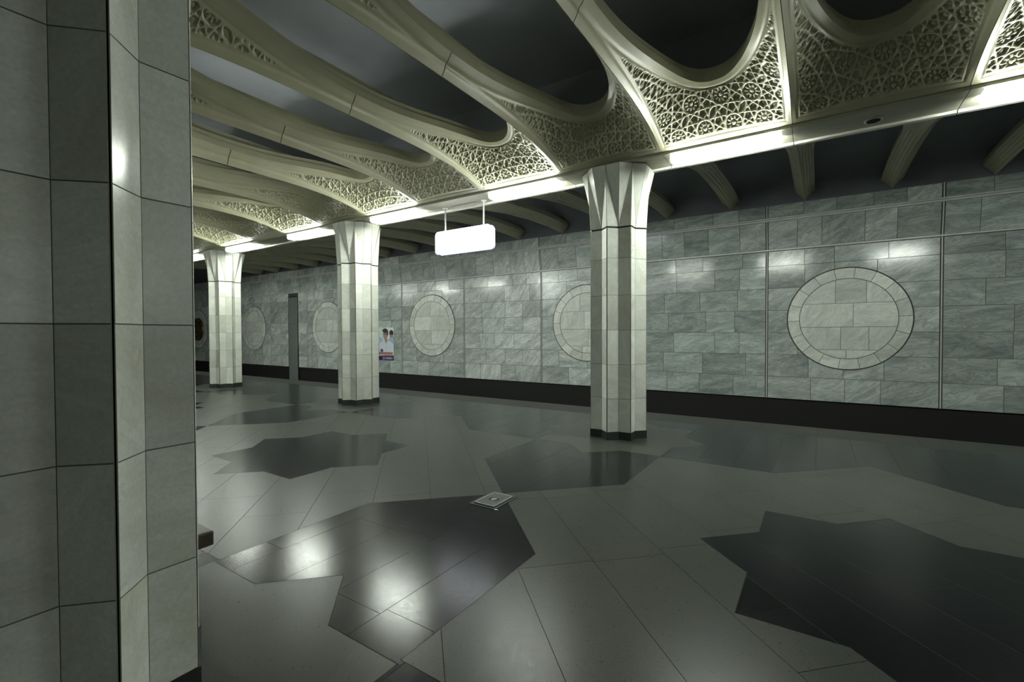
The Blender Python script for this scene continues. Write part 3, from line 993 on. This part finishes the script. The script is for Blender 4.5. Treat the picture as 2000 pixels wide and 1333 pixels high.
# ================================================================== HANGING SIGN
sx = XC - 2 * MOD + 0.05
sg = empty('hanging_sign', (sx, 6.78, 3.08))
tag(sg, 'glowing white rounded sign box hanging on two rods from the beam', 'sign')
def rrect(w, h, r, n=6):
    out = []
    for cx, cz, a0 in ((w - r, h - r, 0), (-w + r, h - r, 90), (-w + r, -h + r, 180), (w - r, -h + r, 270)):
        for i in range(n + 1):
            a = math.radians(a0 + 90 * i / n); out.append((cx + r * math.cos(a), cz + r * math.sin(a)))
    return out
def plate(w, h, r, y0, y1, zc):
    p = rrect(w, h, r); n = len(p)
    v = [(a, y0, zc + b) for a, b in p] + [(a, y1, zc + b) for a, b in p]
    f = [tuple(range(n)), tuple(range(n, 2 * n))[::-1]] + [(i, i + n, (i + 1) % n + n, (i + 1) % n) for i in range(n)]
    return v, f
v, f = plate(0.66, 0.215, 0.075, -0.072, 0.072, 0.225); obj('sign_box', v, f, M['sign'], sg)
for y in (-1, 1):
    v, f = plate(0.668, 0.223, 0.08, y * 0.05 - 0.006, y * 0.05 + 0.006, 0.225); obj('frame_band', v, f, M['sign_edge'], sg)
for x in (-0.46, 0.46):
    MB().tube((x, 0, 0.43), (x, 0, Z_SOF - 3.08), 0.014, 10).build('rod', M['white_metal'], sg, True)
    MB().tube((x, 0, Z_SOF - 3.08 - 0.02), (x, 0, Z_SOF - 3.08 + 0.0), 0.05, 16, 0.055).build('rosette', M['white_metal'], sg, True)
slot = MB().box(sx - 0.28, sx + 0.30, 6.735, 6.785, Z_SOF - 0.006, Z_SOF + 0.002).build('conduit_cover', M['steel'])
tag(slot, 'narrow metal cover strip on the beam above the hanging sign', 'cover')

# speaker in the soffit
spk = empty('ceiling_speaker', (XC + 2 * MOD + 0.02, 6.72, Z_SOF - 0.012))
tag(spk, 'small round dark speaker recessed in the beam at the right', 'speaker')
MB().tube((0, 0, 0), (0, 0, 0.014), 0.085, 24, 0.09).build('speaker_ring', M['beam'], spk, True)
MB().tube((0, 0, -0.002), (0, 0, 0.006), 0.066, 24).build('speaker_grille', M['dark_hole'], spk)

# ================================================================== POSTER
PW, PH = 1.06, 1.28
pr_ = empty('wall_poster', (-14.27, YW - 0.02, 0.52))
tag(pr_, 'colour poster of people in white shirts on the wall beside the second far column', 'poster')
MB().box(-PW / 2, PW / 2, -0.012, 0.01, 0, PH).build('poster_board', M['white_metal'], pr_)
gx, gz = 84, 102
def poster_color(u, w):
    """u,w in 0..1 from the lower left"""
    c = (0.62, 0.72, 0.66)
    def el(cx, cw, rx, rw): return ((u - cx) / rx) ** 2 + ((w - cw) / rw) ** 2 < 1
    if u > 0.62: c = (0.75, 0.80, 0.76)
    if u < 0.16 and w > 0.62: c = (0.25, 0.42, 0.22)
    # companions
    if 0.0 < u < 0.42 and 0.36 < w < 0.74 - abs(u - 0.2) * 0.45: c = (0.42, 0.52, 0.78)
    if el(0.12, 0.80, 0.085, 0.075): c = (0.22, 0.15, 0.12)
    if el(0.12, 0.845, 0.08, 0.045): c = (0.05, 0.05, 0.05)
    if 0.02 < u < 0.25 and 0.16 < w < 0.38: c = (0.09, 0.14, 0.18)
    if 0.0 < u < 0.22 and 0.42 < w < 0.50: c = (0.20, 0.13, 0.12)
    if u > 0.72 and 0.40 < w < 0.74 - abs(u - 0.95) * 0.4: c = (0.36, 0.46, 0.70)
    if el(0.88, 0.83, 0.11, 0.09): c = (0.03, 0.03, 0.035)
    if 0.8 < u < 0.98 and 0.70 < w < 0.77: c = (0.35, 0.22, 0.18)
    # main figure: shirt, neck, head, hair, dark spectacles
    if w < 0.66 - abs(u - 0.60) * 0.42 and w > 0.24 and 0.22 < u < 0.985: c = (0.66, 0.72, 0.80)
    if abs(u - 0.60) < 0.012 and 0.3 < w < 0.55: c = (0.48, 0.55, 0.68)
    if abs(u - 0.60) < (w - 0.50) * 0.75 and 0.50 < w < 0.64: c = (0.36, 0.24, 0.19)
    if el(0.56, 0.765, 0.125, 0.135): c = (0.42, 0.29, 0.23)
    if el(0.545, 0.90, 0.14, 0.07) or el(0.68, 0.83, 0.035, 0.09): c = (0.04, 0.035, 0.035)
    if 0.43 < u < 0.67 and 0.785 < w < 0.80: c = (0.05, 0.05, 0.06)
    if el(0.60, 0.70, 0.03, 0.02): c = (0.25, 0.13, 0.12)
    if 0.24 < u < 0.95 and 0.17 < w < 0.245: c = (0.33, 0.22, 0.17)
    if el(0.36, 0.29, 0.08, 0.055): c = (0.10, 0.10, 0.17)
    # bottom band
    if w < 0.165: c = (0.55, 0.60, 0.60)
    if w < 0.150 - 0.03 * (1 - u) ** 2: c = (0.40, 0.02, 0.04)
    if w < 0.115 - 0.02 * (1 - u): c = (0.02, 0.03, 0.16)
    if 0.0022 > (u - 0.47) ** 2 + ((w - 0.05) * 1.2) ** 2 > 0.0009: c = (0.72, 0.74, 0.80)
    if 0.55 < u < 0.93 and (0.030 < w < 0.055 or 0.07 < w < 0.085) and (u * 47) % 1 > 0.3: c = (0.62, 0.66, 0.75)
    return c
pv = [(-PW / 2 + PW * i / gx, -0.014, PH * j / gz) for j in range(gz + 1) for i in range(gx + 1)]
pf = [(j * (gx + 1) + i, j * (gx + 1) + i + 1, (j + 1) * (gx + 1) + i + 1, (j + 1) * (gx + 1) + i) for j in range(gz) for i in range(gx)]
m, nt, b = new_mat('poster_print')
at = N(nt, 'ShaderNodeAttribute', attribute_name='print'); nt.links.new(at.outputs['Color'], b.inputs['Base Color'])
b.inputs['Roughness'].default_value = 0.35
po = obj('poster_print', pv, pf, m, pr_)
ca = po.data.attributes.new('print', 'FLOAT_COLOR', 'CORNER')
cols = []
for j in range(gz):
    for i in range(gx): cols += [*poster_color((i + .5) / gx, (j + .5) / gz), 1.0] * 4
ca.data.foreach_set('color', cols)

# ================================================================== FLOOR GRATE
gr = empty('floor_grate', (XC + 0.035, YC - 0.2, 0))
tag(gr, 'square metal drain grate set in a dark granite corner of the floor', 'grate')
MB().box(-0.145, 0.145, -0.19, 0.19, 0.0005, 0.004).build('surround', M['plinth'], gr)
MB().box(-0.105, 0.105, -0.15, 0.15, 0.006, 0.0075).build('well', M['dark_hole'], gr)
for (a, b, c, d) in ((-0.115, 0.115, -0.16, -0.142), (-0.115, 0.115, 0.142, 0.16), (-0.115, -0.1, -0.142, 0.142), (0.1, 0.115, -0.142, 0.142)):
    MB().box(a, b, c, d, 0.006, 0.014, 0.002).build('frame_bar', M['iron'], gr)
for i in range(13):
    y = -0.13 + i * 0.26 / 12
    if i in (5, 6, 7):
        MB().box(-0.1, -0.045, y - .0045, y + .0045, 0.006, 0.013).build('grate_bar', M['iron'], gr)
        MB().box(0.045, 0.1, y - .0045, y + .0045, 0.006, 0.013).build('grate_bar', M['iron'], gr)
    else:
        MB().box(-0.1, 0.1, y - .0045, y + .0045, 0.006, 0.013).build('grate_bar', M['iron'], gr)
MB().tube((0, 0, 0.006), (0, 0, 0.013), 0.03, 8).build('grate_boss', M['iron'], gr)
bit = MB().box(0, 0.03, 0, 0.018, 0.0005, 0.006, 0.002).build('paper_scrap', M['white_metal'])
bit.location = (XC + 0.18, YC - 0.40, 0.0); bit.rotation_euler.z = 0.4
tag(bit, 'tiny pale paper scrap on the floor beside the grate', 'scrap')

# ================================================================== BENCH
be = empty('wooden_bench', (-3.90, 1.17, 0))
tag(be, 'dark wooden bench, its end just showing behind the foreground column', 'bench')
for i in range(3):
    y = -0.17 + i * 0.115
    MB().box(-0.82, 0.82, y, y + 0.111, 0.275, 0.365, 0.01).build('seat_slat', M['wood'], be)
for x in (-0.6, 0.6):
    MB().box(x - 0.03, x + 0.03, -0.15, -0.09, 0, 0.275, 0.004).build('leg', M['black'], be)
    MB().box(x - 0.03, x + 0.03, 0.09, 0.15, 0, 0.275, 0.004).build('leg', M['black'], be)
    MB().box(x - 0.03, x + 0.03, -0.155, 0.155, 0.235, 0.275, 0.004).build('bearer', M['black'], be)
